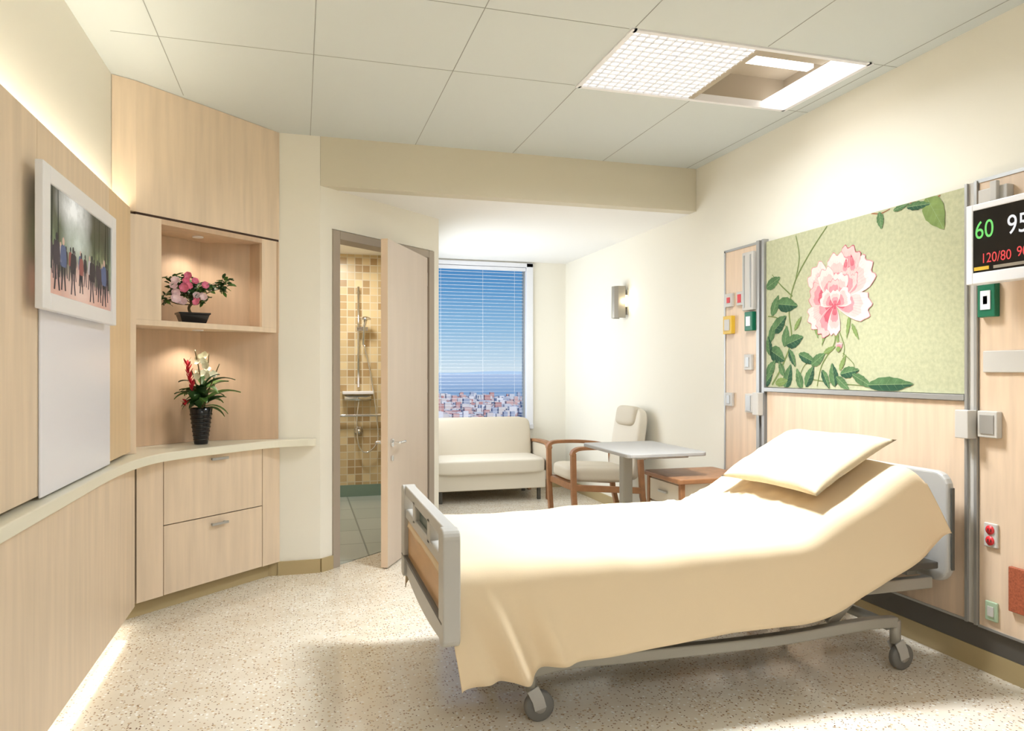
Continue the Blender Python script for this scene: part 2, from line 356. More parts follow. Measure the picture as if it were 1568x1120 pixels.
def tvmat():
    m=mat('tv_park_picture',(0,0,0,1),.3);nt=m.node_tree;b=nt.nodes['Principled BSDF']
    tc=nt.nodes.new('ShaderNodeTexCoord');sp=nt.nodes.new('ShaderNodeSeparateXYZ');nt.links.new(tc.outputs['Generated'],sp.inputs[0])
    r=nt.nodes.new('ShaderNodeValToRGB');e=r.color_ramp.elements
    e[0].position=0;e[0].color=srgb(206,160,140);e[1].position=1;e[1].color=srgb(40,48,40)
    for p_,c in((.22,srgb(188,152,140)),(.34,srgb(92,92,80)),(.46,srgb(104,120,84)),(.6,srgb(70,86,62)),(.8,srgb(52,64,50))):
        q=e.new(p_);q.color=c
    n=nt.nodes.new('ShaderNodeTexNoise');n.inputs['Scale'].default_value=14;n.inputs['Detail'].default_value=10;n.inputs['Roughness'].default_value=.7
    nt.links.new(tc.outputs['Object'],n.inputs['Vector'])
    ad=nt.nodes.new('ShaderNodeMath');ad.operation='MULTIPLY_ADD';ad.inputs[1].default_value=.9;nt.links.new(n.outputs['Fac'],ad.inputs[0])
    su=nt.nodes.new('ShaderNodeMath');su.operation='SUBTRACT';su.inputs[1].default_value=.45;nt.links.new(sp.outputs[2],su.inputs[0])
    nt.links.new(su.outputs[0],ad.inputs[2]);nt.links.new(ad.outputs[0],r.inputs[0])
    prev=r.outputs[0]
    for ctr,rad,col in(((1,.36,.88),.30,srgb(240,240,232)),((1,.40,.60),.26,srgb(196,204,190)),((1,.45,.12),.30,srgb(222,190,172))):
        g=nt.nodes.new('ShaderNodeVectorMath');g.operation='DISTANCE';nt.links.new(tc.outputs['Generated'],g.inputs[0]);g.inputs[1].default_value=ctr
        mr=nt.nodes.new('ShaderNodeMapRange');nt.links.new(g.outputs['Value'],mr.inputs[0]);mr.inputs[1].default_value=.0;mr.inputs[2].default_value=rad;mr.inputs[3].default_value=1.2;mr.inputs[4].default_value=0
        mu_=nt.nodes.new('ShaderNodeMath');mu_.operation='MULTIPLY';nt.links.new(mr.outputs[0],mu_.inputs[0]);nt.links.new(n.outputs['Fac'],mu_.inputs[1])
        mm_=nt.nodes.new('ShaderNodeMath');mm_.operation='MULTIPLY';mm_.use_clamp=True;mm_.inputs[1].default_value=1.9;nt.links.new(mu_.outputs[0],mm_.inputs[0])
        mx=nt.nodes.new('ShaderNodeMix');mx.data_type='RGBA';nt.links.new(mm_.outputs[0],mx.inputs[0]);nt.links.new(prev,mx.inputs[6]);mx.inputs[7].default_value=col;prev=mx.outputs[2]
    nt.links.new(prev,b.inputs['Emission Color']);b.inputs['Emission Strength'].default_value=.9;return m
box('screen',-.79,-.772,TY0+BZ-.002,TY1-BZ+.002,TZ0+.05,TZ1-.05,tvmat(),tv)
pm=[mat('tv_person_%d'%i,(0,0,0,1),.5,emit=.8,ecol=c) for i,c in enumerate([srgb(44,40,48),srgb(84,98,130),srgb(190,180,178),srgb(62,54,62),srgb(150,84,76),srgb(214,176,154),srgb(36,44,34)])]
tvl=[0]
def tvpoly(pp,k):
    tvl[0]+=1;x=-.7716+tvl[0]*.000008
    mesh('picture_shape',[(x,a,b) for a,b in pp],[tuple(range(len(pp)))],pm[k],tv)
for y,w_,lean in((2.665,.018,.01),(2.74,.012,-.005),(3.24,.010,.01),(3.33,.022,.02),(3.39,.016,-.01),(3.18,.006,.0)):
    tvpoly([(y-w_/2,1.60),(y+w_/2,1.60),(y+w_/3+lean,1.868),(y-w_/3+lean,1.868)],6)
def person(y,z0,h,mi,stride=.05):
    P_=lambda pp:[(y+a*h,z0+b*h) for a,b in pp]
    lg=0 if mi!=0 else 3
    tvpoly(P_([(-.11,.50),(.0,.50),(-.02-stride*.3,.25),(-.04-stride,0),(-.12-stride,0),(-.12,.25)]),lg)
    tvpoly(P_([(.0,.50),(.11,.50),(.12,.25),(.13+stride,0),(.05+stride,0),(.03,.25)]),lg)
    tvpoly(P_([(-.05,.86),(.05,.86),(.15,.82),(.19,.62),(.18,.45),(.14,.45),(.12,.60),(.12,.44),(-.12,.44),(-.12,.60),(-.14,.45),(-.18,.45),(-.19,.62),(-.15,.82)]),mi)
    tvpoly(P_([(.065*math.cos(t*math.pi/5),.925+.078*math.sin(t*math.pi/5)) for t in range(10)]),5 if mi in(1,2) else 0)
for y,z0,h,mi in((2.66,1.585,.12,3),(2.70,1.57,.13,0),(2.76,1.58,.12,2),(2.82,1.585,.11,0),(2.87,1.58,.12,4),(2.92,1.585,.11,3),(2.99,1.575,.13,1),(3.05,1.58,.12,0),(3.11,1.575,.13,2),(3.17,1.58,.12,0),(3.22,1.565,.14,3),(3.29,1.57,.13,1),(3.36,1.55,.16,0),(2.72,1.535,.19,3),(2.79,1.54,.18,1),(2.90,1.535,.17,0),(3.00,1.55,.15,4),(3.14,1.53,.18,0),(3.25,1.54,.16,3),(3.32,1.53,.19,1)):
    person(y,z0,h,mi,.03+.03*((y*100)%3)/3)
area('cove_light',(-.868,1.0,2.045),.045,6.0,20,(1,.93,.75),(math.pi,0,0))
area('plinth_light',(-.85,1.0,.075),.05,6.0,3.8,(1,.97,.88),(0,0,0))
# ------------------------------------------------------------------ ceiling light fixture
cf=grp('ceiling_light_fixture')
multibox('rim',[(FX0-.012,FX0+.012,FY0-.012,FY1+.012,ZC-.008,ZC+.03),(FX1-.012,FX1+.012,FY0-.012,FY1+.012,ZC-.008,ZC+.03),(FX0,FX1,FY0-.012,FY0+.012,ZC-.008,ZC+.03),(FX0,FX1,FY1-.012,FY1+.012,ZC-.008,ZC+.03)],'white',cf)
multibox('housing',[(FX0,FX1,FY0,FY1,ZC+.16,ZC+.17),(FX0,FX0+.01,FY0,FY1,ZC+.03,ZC+.16),(FX1-.01,FX1,FY0,FY1,ZC+.03,ZC+.16),(FX0,FX1,FY0,FY0+.01,ZC+.03,ZC+.16),(FX0,FX1,FY1-.01,FY1,ZC+.03,ZC+.16)],'recess',cf)
box('lens_panel',FX0+.012,2.01,FY0+.012,FY1-.012,ZC+.002,ZC+.01,'lgt',cf)
gl=[]
for i in range(1,14):gl.append((FX0+i*.045-.0025,FX0+i*.045+.0025,FY0+.012,FY1-.012,ZC-.005,ZC+.002))
for i in range(1,14):gl.append((FX0+.012,2.01,FY0+i*.046-.0025,FY0+i*.046+.0025,ZC-.005,ZC+.002))
multibox('louvre_grid',gl,'white',cf)
box('divider',2.01,2.04,FY0,FY1,ZC-.004,ZC+.16,'recess',cf)
box('lamp_side',FX1-.15,FX1-.013,FY0+.013,FY1-.013,ZC+.0,ZC+.03,'tube',cf)
box('lamp_inner',2.045,FX1-.16,FY0+.20,FY0+.25,ZC+.04,ZC+.06,'tube',cf)
box('cross_duct',2.045,FX1-.16,FY0+.02,FY0+.14,ZC+.03,ZC+.15,'recess',cf)
area('fixture_light',(1.7,3.18,ZC-.012),.58,.58,33,(.89,.945,1),(0,0,0),None,165)
area('fixture_downlight',(1.7,3.0,ZC-.014),.5,.3,36,(.92,.96,1),(0,0,0),None,95)
cf2=grp('added_fill_panel')  # unseen ceiling panel added behind the camera as fill light
box('lens',.2,1.6,-.9,-.3,ZC-.006,ZC-.001,'lgt',cf2);area('panel_fill_light',(.9,-.6,ZC-.012),1.4,.6,37,(.87,.93,1),(0,0,0),cf2)
wl=grp('alcove_added_fill')  # unseen light and housing added on the hidden wall to brighten the alcove
box('housing',1.021,1.05,5.75,7.2,.8,2.0,'white',wl);area('alcove_fill_light',(1.06,6.5,1.4),1.1,1.4,27,(.90,.95,1),(0,math.radians(-90),0),wl)
bt=grp('bathroom_ceiling_lamp')
lathe('shade',[(.12,0),(.12,-.02)],(.35,6.6,ZL-.001),'lgt',bt);area('bath_light',(.35,6.6,ZL-.03),.3,.3,24,(1,.97,.92),(0,0,0),bt)
sn_=grp('wall_sconce')
sy=5.92
pts=[(2.762,sy-.07),(2.70,sy-.062),(2.675,sy-.03),(2.668,sy),(2.675,sy+.03),(2.70,sy+.062),(2.762,sy+.07)]
prism('metal_shade',[(a-.02,b) for a,b in pts]+[(a-.014,sy+(b-sy)*.92) for a,b in pts[::-1]],1.73,2.01,'sconce',sn_)
box('back_plate',2.768,2.779,sy-.06,sy+.06,1.76,1.98,'alu',sn_)
cyl('lamp_glass',(2.757,sy-.055,1.83),.014,.10,'glow',sn_)
point('sconce_light',(2.73,sy-.10,1.88),.8,(1,.84,.56),.008,sn_)
# ------------------------------------------------------------------ head wall
hw=grp('headwall_panel')
XF=2.757
def hb(name,y0,y1,z0,z1,m,x0=XF,x1=2.779,**k): return box(name,x0,x1,y0,y1,z0,z1,m,hw,**k)
hb('left_board',3.95,4.30,.195,2.06,'woodh');hb('lower_board',2.46,3.85,.20,1.135,'woodh')
hb('right_board',1.15,2.395,.195,2.06,'woodh')
hb('trim_l',4.30,4.315,.19,2.07,'alu',2.752);hb('trim_lt',3.94,4.315,2.06,2.075,'alu',2.752)
hb('rail_a',3.865,3.89,.19,2.08,'alu',2.745);hb('rail_b',3.915,3.945,.19,2.08,'alu',2.745);hb('rail_gap',3.89,3.915,.19,2.08,'based')
hb('rail_c',2.445,2.457,.19,2.07,'alu',2.745);hb('rail_d',2.398,2.412,.19,2.07,'alu',2.745);hb('rail_gap2',2.412,2.445,.19,2.07,'greypl')
hb('trim_rt',1.15,2.41,2.06,2.075,'alu',2.752);hb('trim_mid',2.458,3.862,1.138,1.163,'alu',2.742,bev=.002);hb('trim_low',2.458,3.862,.19,.20,'alu',2.752);hb('trim_low2',1.15,2.398,.185,.195,'alu',2.752)
hb('back_fill',1.15,4.30,.20,2.05,'greypl',2.77)
mu=grp('floral_painting')
bgm=mat('mural_silk',srgb(182,183,150),.75,var=.10,vscale=50,bump=.1,bscale=300,spec=.2)
box('silk_panel',XF+.001,2.769,2.46,3.86,1.166,2.06,bgm,mu)
AM={k:mat('paint_'+k,c,.75,var=v,vscale=25,spec=.2) for k,c,v in(('dk',srgb(50,84,62),.25),('md',srgb(86,118,78),.2),('lt',srgb(124,144,84),.15),('vein',srgb(140,162,116),0),('stem',srgb(116,132,80),0),('p0',srgb(234,204,198),.05),('p1',srgb(228,182,178),.07),('p2',srgb(212,140,146),.1),('p3',srgb(188,84,100),.12),('br',srgb(150,100,70),.1))}
lay=[0];acc={k:([],[]) for k in AM}
def flat(pts,k):
    lay[0]+=1;x=XF-.0003-lay[0]*.000004
    v,f=acc[k];n=len(v);v.extend([(x,3.86-max(.003,min(1.397,h)),max(1.168,min(2.058,zz))) for h,zz in pts]);f.append(tuple(range(n,n+len(pts))))
def aleaf(h,z,Ln,W,ang,k='dk',bend=.0):
    a=math.radians(ang);ca,sa=math.cos(a),math.sin(a);up=[];dn=[];mid=[]
    for i in range(13):
        t=i/12;x=(t-.5)*Ln;c=bend*math.sin(math.pi*t)*Ln;w=W/2*math.sin(math.pi*t**.8)**.9 if 0<t<1 else 0
        w+=(.002 if 0<t<1 else 0)*math.sin(i*2.4)
        up.append((x,c+w));dn.append((x,c-w));mid.append((x,c))
    tr=lambda p:(h+p[0]*ca-p[1]*sa,z+p[0]*sa+p[1]*ca)
    flat([tr(p) for p in up]+[tr(p) for p in dn[::-1][1:-1]],k)
    if k=='dk': flat([tr(p) for p in up]+[tr(p) for p in mid[::-1][1:-1]],'md')
    flat([tr((x,y+.001)) for x,y in mid]+[tr((x,y-.001)) for x,y in mid[::-1]],'vein')
    for i in(3,5,7,9):
        for s in(1,-1):
            x,y=mid[i];ww=(up[i][1]-dn[i][1])/2*.8
            flat([tr((x,y)),tr((x+.0012,y)),tr((x+ww*.9+.0006,y+s*ww)),tr((x+ww*.9,y+s*ww))],'vein')
def astem(pts,w,k='stem'):
    P_=spline([(a,b,0) for a,b in pts],6);l=[];r=[]
    for i,p in enumerate(P_):
        t=(P_[min(i+1,len(P_)-1)]-P_[max(i-1,0)]).normalized();ww=w*(1-.5*i/len(P_))
        l.append((p.x-t.y*ww/2,p.y+t.x*ww/2));r.append((p.x+t.y*ww/2,p.y-t.x*ww/2))
    for i in range(len(l)-1): flat([l[i],l[i+1],r[i+1],r[i]],k)
def petal(bh,bz,L_,W_,ang,seed,shade=0,K=.84):
    bh=.605+(bh-.60)*K;bz=1.672+(bz-1.66)*K;L_*=K;W_*=K*1.05
    a=math.radians(ang);ca,sa=math.cos(a),math.sin(a);tr=lambda x,y:(bh+x*ca-y*sa,bz+x*sa+y*ca)
    def outl(k,wv):
        p=[(0,0)]
        for i in range(1,6): t=i/6;p.append((L_*k*t*.82,-W_/2*k*math.sin(t*math.pi/2)**.8))
        for i in range(13):
            t=-1+2*i/12;p.append((L_*k*(.82+.18*math.sqrt(max(0,1-t*t*.96))+wv*.05*math.sin(seed+i*1.3)),W_/2*k*t*(1+wv*.03*math.sin(i+seed))))
        for i in range(5,0,-1): t=i/6;p.append((L_*k*t*.82,W_/2*k*math.sin(t*math.pi/2)**.8))
        return [tr(*q) for q in p]
    ks=(['p3','p2','p1','p0'],['p3','p3','p2','p1'])[shade][::-1]
    flat(outl(1.02,1),'p2' if shade==0 else 'p3')
    flat(outl(1.0,1),ks[0]);flat(outl(.80,.6),ks[1]);flat(outl(.58,.5),ks[2]);flat(outl(.36,.3),ks[3])
    for i in range(-3,4):
        y=W_*.11*i;flat([tr(L_*.15,y*.3-.0006),tr(L_*.85,y-.0004),tr(L_*.85,y+.0004),tr(L_*.15,y*.3+.0006)],'p2')
astem([(.06,1.18),(.16,1.30),(.24,1.45),(.22,1.62),(.27,1.78),(.40,1.93),(.54,2.055)],.014)
astem([(.28,1.80),(.31,1.92),(.28,2.05)],.010);astem([(.25,1.70),(.14,1.78),(.06,1.85)],.009)
astem([(.58,1.52),(.60,1.42),(.50,1.30),(.46,1.18)],.011);astem([(.62,1.50),(.67,1.40),(.66,1.34)],.008)
astem([(.02,1.60),(.12,1.58),(.2,1.52)],.007);astem([(.30,1.2),(.36,1.3),(.5,1.33)],.006)
astem([(.40,1.22),(.60,1.20),(.84,1.19)],.006);astem([(.66,1.36),(.74,1.30),(.72,1.26)],.005)
astem([(1.10,2.06),(1.20,2.04),(1.27,2.055)],.011,'br');astem([(.86,2.058),(.92,2.045),(.98,2.055)],.007,'br')
for a in[(.07,1.80,.15,.07,20,'md'),(.20,1.655,.20,.09,-8,'dk'),(.09,1.66,.14,.07,60,'md'),(.13,1.545,.16,.09,35,'dk'),(.06,1.50,.13,.06,70,'md'),(.27,1.44,.16,.08,15,'dk'),(.19,1.47,.13,.07,80,'md'),(.11,1.36,.16,.10,-25,'dk'),(.05,1.28,.13,.07,50,'md'),(.21,1.23,.16,.08,70,'dk'),(.15,1.20,.12,.05,10,'lt'),(.31,1.22,.13,.06,110,'md'),(.40,1.235,.14,.07,60,'dk'),(.38,1.335,.16,.06,-20,'dk'),(.47,1.33,.13,.06,30,'md'),(.53,1.22,.12,.05,-60,'dk'),(.59,1.245,.13,.07,100,'dk'),(.71,1.26,.14,.06,10,'dk'),(.66,1.20,.12,.05,-35,'md'),(.80,1.215,.16,.05,-25,'md'),(.98,1.20,.29,.075,2,'dk'),(.66,1.31,.10,.03,60,'lt'),(.56,1.38,.10,.03,20,'lt'),(1.24,1.985,.20,.11,-60,'lt'),(1.15,2.035,.14,.04,-5,'dk'),(.92,2.01,.09,.045,-80,'md'),(1.05,2.05,.10,.03,10,'md'),(.45,1.50,.12,.025,-70,'lt'),(.70,1.50,.13,.025,-100,'lt'),(.75,1.47,.10,.025,-60,'lt'),(.52,1.46,.12,.02,-110,'lt'),(.25,1.34,.12,.05,-60,'dk'),(.03,1.42,.12,.06,100,'dk'),(.02,1.21,.12,.06,40,'dk'),(.62,1.45,.13,.02,-80,'lt'),(.30,1.54,.10,.03,50,'lt'),(.15,1.28,.10,.05,120,'md')]: aleaf(*a)
for a in[(.60,1.62,.27,.15,205,1,0),(.60,1.60,.23,.13,232,2,1),(.60,1.60,.19,.11,265,3,0),(.58,1.62,.32,.17,-12,4,0),(.60,1.66,.34,.20,25,5,0),(.62,1.68,.29,.17,62,6,1),(.57,1.66,.26,.18,135,7,0),(.56,1.64,.20,.15,165,8,1),(.60,1.64,.28,.17,85,9,0),(.60,1.62,.24,.15,48,10,1),(.58,1.62,.23,.14,112,11,0),(.60,1.60,.20,.13,72,12,0),(.60,1.60,.16,.10,98,13,1),(.60,1.60,.14,.12,25,14,0),(.59,1.60,.13,.11,150,15,0),(.60,1.59,.10,.09,90,16,0),(.70,1.88,.10,.045,-100,17,1),(.74,1.90,.13,.05,-80,18,1)]: petal(*a)
petal(.63,1.36,.045,.045,90,1,1,1);flat([(.61,1.380),(.63,1.365),(.65,1.380),(.64,1.395),(.62,1.395)],'lt')
for k,(v,f) in acc.items():
    me=bpy.data.meshes.new('painted_'+k);me.from_pydata(v,[],f);fin('painted_'+k,me,AM[k],mu)
def plate(name,y0,y1,z0,z1,m,th=.02,x=XF,parts=()):
    g=grp(name);box('body',x-th,x-.0005,y0,y1,z0,z1,m,g,bev=.004)
    for (pn,a,b,c,d,mm) in parts: box(pn,x-th-.004,x-th,y0+(y1-y0)*a,y0+(y1-y0)*b,z0+(z1-z0)*c,z0+(z1-z0)*d,mm,g)
    return g
plate('wall_vent_unit',3.955,4.07,1.65,2.02,'greypl',.03,parts=[('slot',.15,.25,.05,.95,'alu'),('slot_b',.75,.85,.05,.95,'alu')])
plate('call_button',4.20,4.28,1.69,1.78,'greypl',parts=[('red_key',.3,.7,.3,.7,'red')])
plate('wall_outlet',4.08,4.15,1.69,1.78,'greypl',parts=[('face',.25,.75,.2,.8,'red')])
plate('gas_outlet_yellow',4.19,4.29,1.51,1.63,'yellow',.03,parts=[('port',.2,.8,.2,.8,'greypl')])
plate('gas_outlet_green',3.96,4.045,1.52,1.64,'green',.03,parts=[('port',.25,.75,.25,.75,'white')])
plate('light_switch',3.985,4.065,1.27,1.37,'greypl',parts=[('rocker',.3,.7,.2,.8,'alu')])
plate('light_switch',4.20,4.28,1.03,1.12,'greypl',parts=[('rocker',.3,.7,.2,.8,'alu')])
plate('bed_control_box',3.96,4.04,1.00,1.12,'greypl',.03,parts=[('rocker',.2,.8,.1,.9,'alu')])
plate('cable_holder',3.87,3.93,.99,1.13,'greypl',.04,x=2.745)
plate('gas_outlet_green',2.30,2.38,1.49,1.63,'green',.03,parts=[('port',.22,.78,.22,.78,'white'),('knob',.38,.62,.38,.62,'green')])
plate('wall_plate_blank',1.95,2.37,1.26,1.35,'greypl',.012)
plate('rail_clamp',2.395,2.46,.98,1.10,'greypl',.05,x=2.744)
plate('wall_box',2.29,2.38,.99,1.10,'greypl',.03,parts=[('inset',.15,.85,.15,.85,'alu')])
g=plate('emergency_outlet',2.305,2.365,.535,.635,'greypl',.012)
for z0 in(.563,.607):
    lathe('socket',[(.019,0),(.019,-.004)],(XF-.012,2.335,z0),'red',g,axis='x',n=20)
    for y0 in(2.327,2.340):box('slot',XF-.018,XF-.016,y0,y0+.003,z0-.006,z0+.006,'dark',g)
plate('data_outlet',2.305,2.36,.23,.31,'pgreen',.012,parts=[('face',.25,.75,.25,.75,'greypl')])
plate('mesh_vent',1.98,2.25,.30,.48,'brick',.02)
mo=grp('patient_monitor')
MX=2.60;MY0,MY1,MZ0,MZ1=1.84,2.32,1.615,1.935
multibox('bezel',[(MX,MX+.06,MY0,MY0+.03,MZ0,MZ1),(MX,MX+.06,MY1-.03,MY1,MZ0,MZ1),(MX,MX+.06,MY0+.03,MY1-.03,MZ1-.025,MZ1),(MX,MX+.06,MY0+.03,MY1-.03,MZ0,MZ0+.045)],'white',mo,bev=.004)
box('case',MX+.01,MX+.07,MY0+.005,MY1-.005,MZ0+.005,MZ1-.005,'white',mo)
scm=mat('monitor_screen',srgb(14,16,18),.15)
box('screen',MX+.004,MX+.01,MY0+.03,MY1-.03,MZ0+.045,MZ1-.025,scm,mo)
def text(s,y,z_,size,c,nm,bold=.0):
    cu=bpy.data.curves.new(nm,'FONT');cu.body=s;cu.size=size;cu.extrude=.0003;cu.offset=bold
    o=bpy.data.objects.new(nm,cu);COL.objects.link(o);o.location=(MX+.003,y,z_);o.rotation_euler=(math.pi/2,0,-math.pi/2);o.scale=(.85,1,1)
    bpy.context.view_layer.update()
    dg_=bpy.context.evaluated_depsgraph_get();me=bpy.data.meshes.new_from_object(o.evaluated_get(dg_));me.transform(o.matrix_world)
    bpy.data.objects.remove(o);fin(nm,me,mat('glow_'+nm,(0,0,0,1),.5,emit=1,ecol=c),mo)
text('60',2.283,1.795,.10,srgb(120,225,110),'pulse_readout')
text('95',2.145,1.790,.105,srgb(240,240,240),'oxygen_readout')
text('120/80',2.255,1.695,.055,srgb(240,70,70),'pressure_readout')
text('90',2.105,1.70,.055,srgb(240,70,70),'mean_readout')
box('status_bar',MX+.002,MX+.004,2.22,2.285,1.668,1.682,'yellow',mo);box('status_bar_b',MX+.002,MX+.004,2.00,2.20,1.668,1.680,'steel',mo)
box('arm_a',MX+.07,2.755,2.06,2.10,1.76,1.82,'alu',mo,bev=.004)
box('wall_mount',2.735,2.756,2.02,2.14,1.68,1.90,'alu',mo,bev=.004)
bk=grp('wall_bracket');box('plate',2.72,2.7565,2.24,2.37,1.955,2.02,'greypl',bk,bev=.004);box('hook',2.70,2.72,2.27,2.30,1.96,2.04,'greypl',bk,bev=.003)
# ------------------------------------------------------------------ hospital bed
bed=grp('hospital_bed')
NY,FY=2.40,3.34
def topz(s):
    s0=1.31;R=.24;ang=math.radians(27.5);zb=.612
    if s<=s0:return .515+s,zb,0
    arc=R*ang
    if s<=s0+arc:
        a=(s-s0)/R;return .515+s0+R*math.sin(a),zb+R*(1-math.cos(a)),a
    q=s-s0-arc;return .515+s0+R*math.sin(ang)+q*math.cos(ang),zb+R*(1-math.cos(ang))+q*math.sin(ang),ang
SL=1.925
cs_=[]
drop=.335
for i in range(13):
    t=i/12;cs_.append((NY-.03+.012*t,-drop+(drop-.085)*t))
for i in range(1,7):
    a=math.radians(90*i/6);cs_.append((NY-.018+.085*(1-math.cos(a)),-.085+.085*math.sin(a)))
y0_=cs_[-1][0]
for i in range(1,49):cs_.append((y0_+(FY-.07-y0_)*i/48,0))
for i in range(1,6):
    a=math.radians(90*i/5);cs_.append((FY-.07+.07*math.sin(a),-.07+.07*math.cos(a)))
for i in range(1,5):cs_.append((FY+.005*i,-.07-.055*i))
v=[];f=[];NS=180
for i in range(-4,NS+5):
    s=SL*min(max(i,0),NS)/NS
    x,z_,a=topz(s);nx,nz=-math.sin(a),math.cos(a);tx,tz=math.cos(a),math.sin(a)
    e=0;dn_=0
    if i<0: th=math.radians(-i/4*90);e=-.05*math.sin(th)+0;dn_=-.05*(1-math.cos(th))
    if i>NS: th=math.radians((i-NS)/5*90);e=.05*math.sin(th);dn_=-.06*(1-math.cos(th))
    for j,(yy,n_) in enumerate(cs_):
        nn=n_;y2=yy;ee=e
        if j<=12:
            k=1-j/12
            nn-=k*(.016*math.sin(s*2.3+1)+.010*math.sin(s*5.1))
            y2-=k*(.012*math.sin(s*9+1.5*math.sin(s*3))+.010*math.sin(s*4+.5))+.01*k
            y2-=k*.010*noise.noise(Vector((s*7,j*.12,3.3)))
            if s<.50:
                q=max(0,1-s/.40);nn-=.05*k*q
                sc2=s+.12*(1-k)
                y2-=.070*k*math.exp(-((sc2-.20)/.04)**2)-.035*k*math.exp(-((sc2-.29)/.035)**2)+.025*k*math.exp(-((sc2-.37)/.035)**2)-.025*k*math.exp(-((sc2-.10)/.03)**2)
            ee=e+(.05*k*(1-s/.25) if s<.25 else 0)
        else:
            w=noise.noise(Vector((s*2.2,yy*2.6,.3)))*.012+noise.noise(Vector((s*5,yy*6,2.3)))*.005
            w+=noise.noise(Vector((s*3+yy*6,yy*1.5-s*5,5.3)))*.007
            g=math.exp(-((s-1.40)/.28)**2)*min(1,max(0,(yy-2.5)/.3))
            rd=noise.noise(Vector((s*6+yy*9,yy*7-s*3,9.1)));w+=g*.013*(1-abs(rd)*4 if abs(rd)<.25 else 0)
            nn+=w
        nn+=dn_ if j>12 else dn_*.3
        v.append((x+nx*nn+tx*ee,y2,z_+nz*nn+tz*ee))
NC=len(cs_);rows=NS+9
for i in range(rows-1):
    for j in range(NC-1):f.append((i*NC+j,(i+1)*NC+j,(i+1)*NC+j+1,i*NC+j+1))
sh_=mesh('draped_sheet',v,f,'sheet',bed,smooth=True)
so=sh_.modifiers.new('sol','SOLIDIFY');so.thickness=.006;so.offset=-1
v=[];f=[]
NM=30
for i in range(NM+1):
    s=.02+(SL-.03)*i/NM;x,z_,a=topz(s);nx,nz=-math.sin(a),math.cos(a)
    for yy,n_ in((NY+.03,-.17),(NY+.03,-.045),(NY+.06,-.035),(FY-.06,-.035),(FY-.03,-.045),(FY-.03,-.17)):v.append((x+nx*n_,yy,z_+nz*n_))
for i in range(NM):
    for j in range(6):f.append((i*6+j,(i+1)*6+j,(i+1)*6+(j+1)%6,i*6+(j+1)%6))
f.append(tuple(range(6)));f.append(tuple(range(NM*6,NM*6+6)))
mesh('mattress',v,f,'uph',bed)
v=[];f=[]
for i in range(NM+1):
    s=.02+(SL-.02)*i/NM;x,z_,a=topz(s);nx,nz=-math.sin(a),math.cos(a)
    for yy,n_ in((NY+.05,-.215),(NY+.05,-.175),(FY-.05,-.175),(FY-.05,-.215)):v.append((x+nx*n_,yy,z_+nz*n_))
for i in range(NM):
    for j in range(4):f.append((i*4+j,(i+1)*4+j,(i+1)*4+(j+1)%4,i*4+(j+1)%4))
f.append(tuple(range(4)));f.append(tuple(range(NM*4,NM*4+4)))
mesh('deck_plate',v,f,'dkgrey',bed)
for yy in(NY+.10,FY-.10):
    box('deck_rail',.56,2.60,yy-.02,yy+.02,.335,.385,'metalbed',bed,bev=.006)
for xx in(.7,1.2,1.75,2.3):box('deck_cross',xx,xx+.05,NY+.1,FY-.1,.34,.38,'dkgrey',bed)
for yy in(2.50,3.24):
    strip('base_rail',spline([(.80,yy,.185),(.95,yy,.20),(1.2,yy,.195),(1.8,yy,.19),(2.25,yy,.21),(2.42,yy,.205)],5),.04,.045,'metalbed',bed)
    for xx in(.80,2.42):
        tube('caster_stem',[(xx,yy,.21),(xx,yy,.115)],.022,'metalbed',bed,12)
        for s in(-1,1):strip('fork',[(xx,yy+s*.022,.125),(xx+.02,yy+s*.022,.085),(xx+.03,yy+s*.022,.05)],.006,.045,'grey',bed,bev=.001)
        lathe('wheel',[(.02,-.016),(.048,-.016),(.055,-.010),(.055,.010),(.048,.016),(.02,.016)],(xx+.03,yy,.055),'rubber',bed,n=28,axis='y')
        lathe('hub',[(.022,-.020),(.022,.020)],(xx+.03,yy,.055),'grey',bed,n=16,axis='y')
    q=1 if yy<3 else -1
    strip('lift_arm',[(1.05,yy+.04*q,.205),(1.35,yy+.04*q,.35)],.03,.035,'metalbed',bed)
    strip('lift_arm_b',[(2.12,yy+.045*q,.21),(2.30,yy+.045*q,.37),(2.36,yy+.045*q,.47)],.03,.045,'metalbed',bed)
    strip('lift_arm_c',[(2.00,yy+.09*q,.22),(2.22,yy+.09*q,.36)],.02,.03,'dkgrey',bed)
for xx in(.82,2.38):tube('base_cross',[(xx,2.50,.195),(xx,3.24,.195)],.024,'metalbed',bed,10)
box('motor_housing',1.95,2.25,2.70,3.05,.22,.34,'dkgrey',bed,bev=.02)
tube('actuator',[(2.0,2.85,.30),(2.45,2.85,.45)],.03,'dkgrey',bed)
box('head_plate',2.42,2.62,2.47,2.66,.42,.45,'dkgrey',bed,bev=.006)
tube('gas_spring',[(1.95,2.56,.24),(2.25,2.56,.40)],.012,'steel',bed)
FX=.478
def fbp(name,y0,y1,z0,z1,m,x0=FX-.02,x1=FX+.025,r=.02):prism(name,rrect(y0,y1,z0,z1,min(r,(y1-y0)/2.05,(z1-z0)/2.05)),x0,x1,m,bed,axis='x',bev=.006)
fbp('footboard_post_near',2.345,2.43,.35,.745,'grey',FX-.03,FX+.03,.035)
fbp('footboard_post_far',3.29,3.37,.33,.745,'grey',FX-.03,FX+.03,.035)
fbp('footboard_top_rail',2.38,3.34,.70,.745,'grey')
fbp('footboard_mid_rail',2.40,3.32,.60,.64,'grey')
for a,b in((2.66,2.72),(3.02,3.08)):fbp('footboard_divider',a,b,.62,.72,'grey')
fbp('handle_recess',2.72,3.02,.635,.705,'teal',FX,FX+.012,.005)
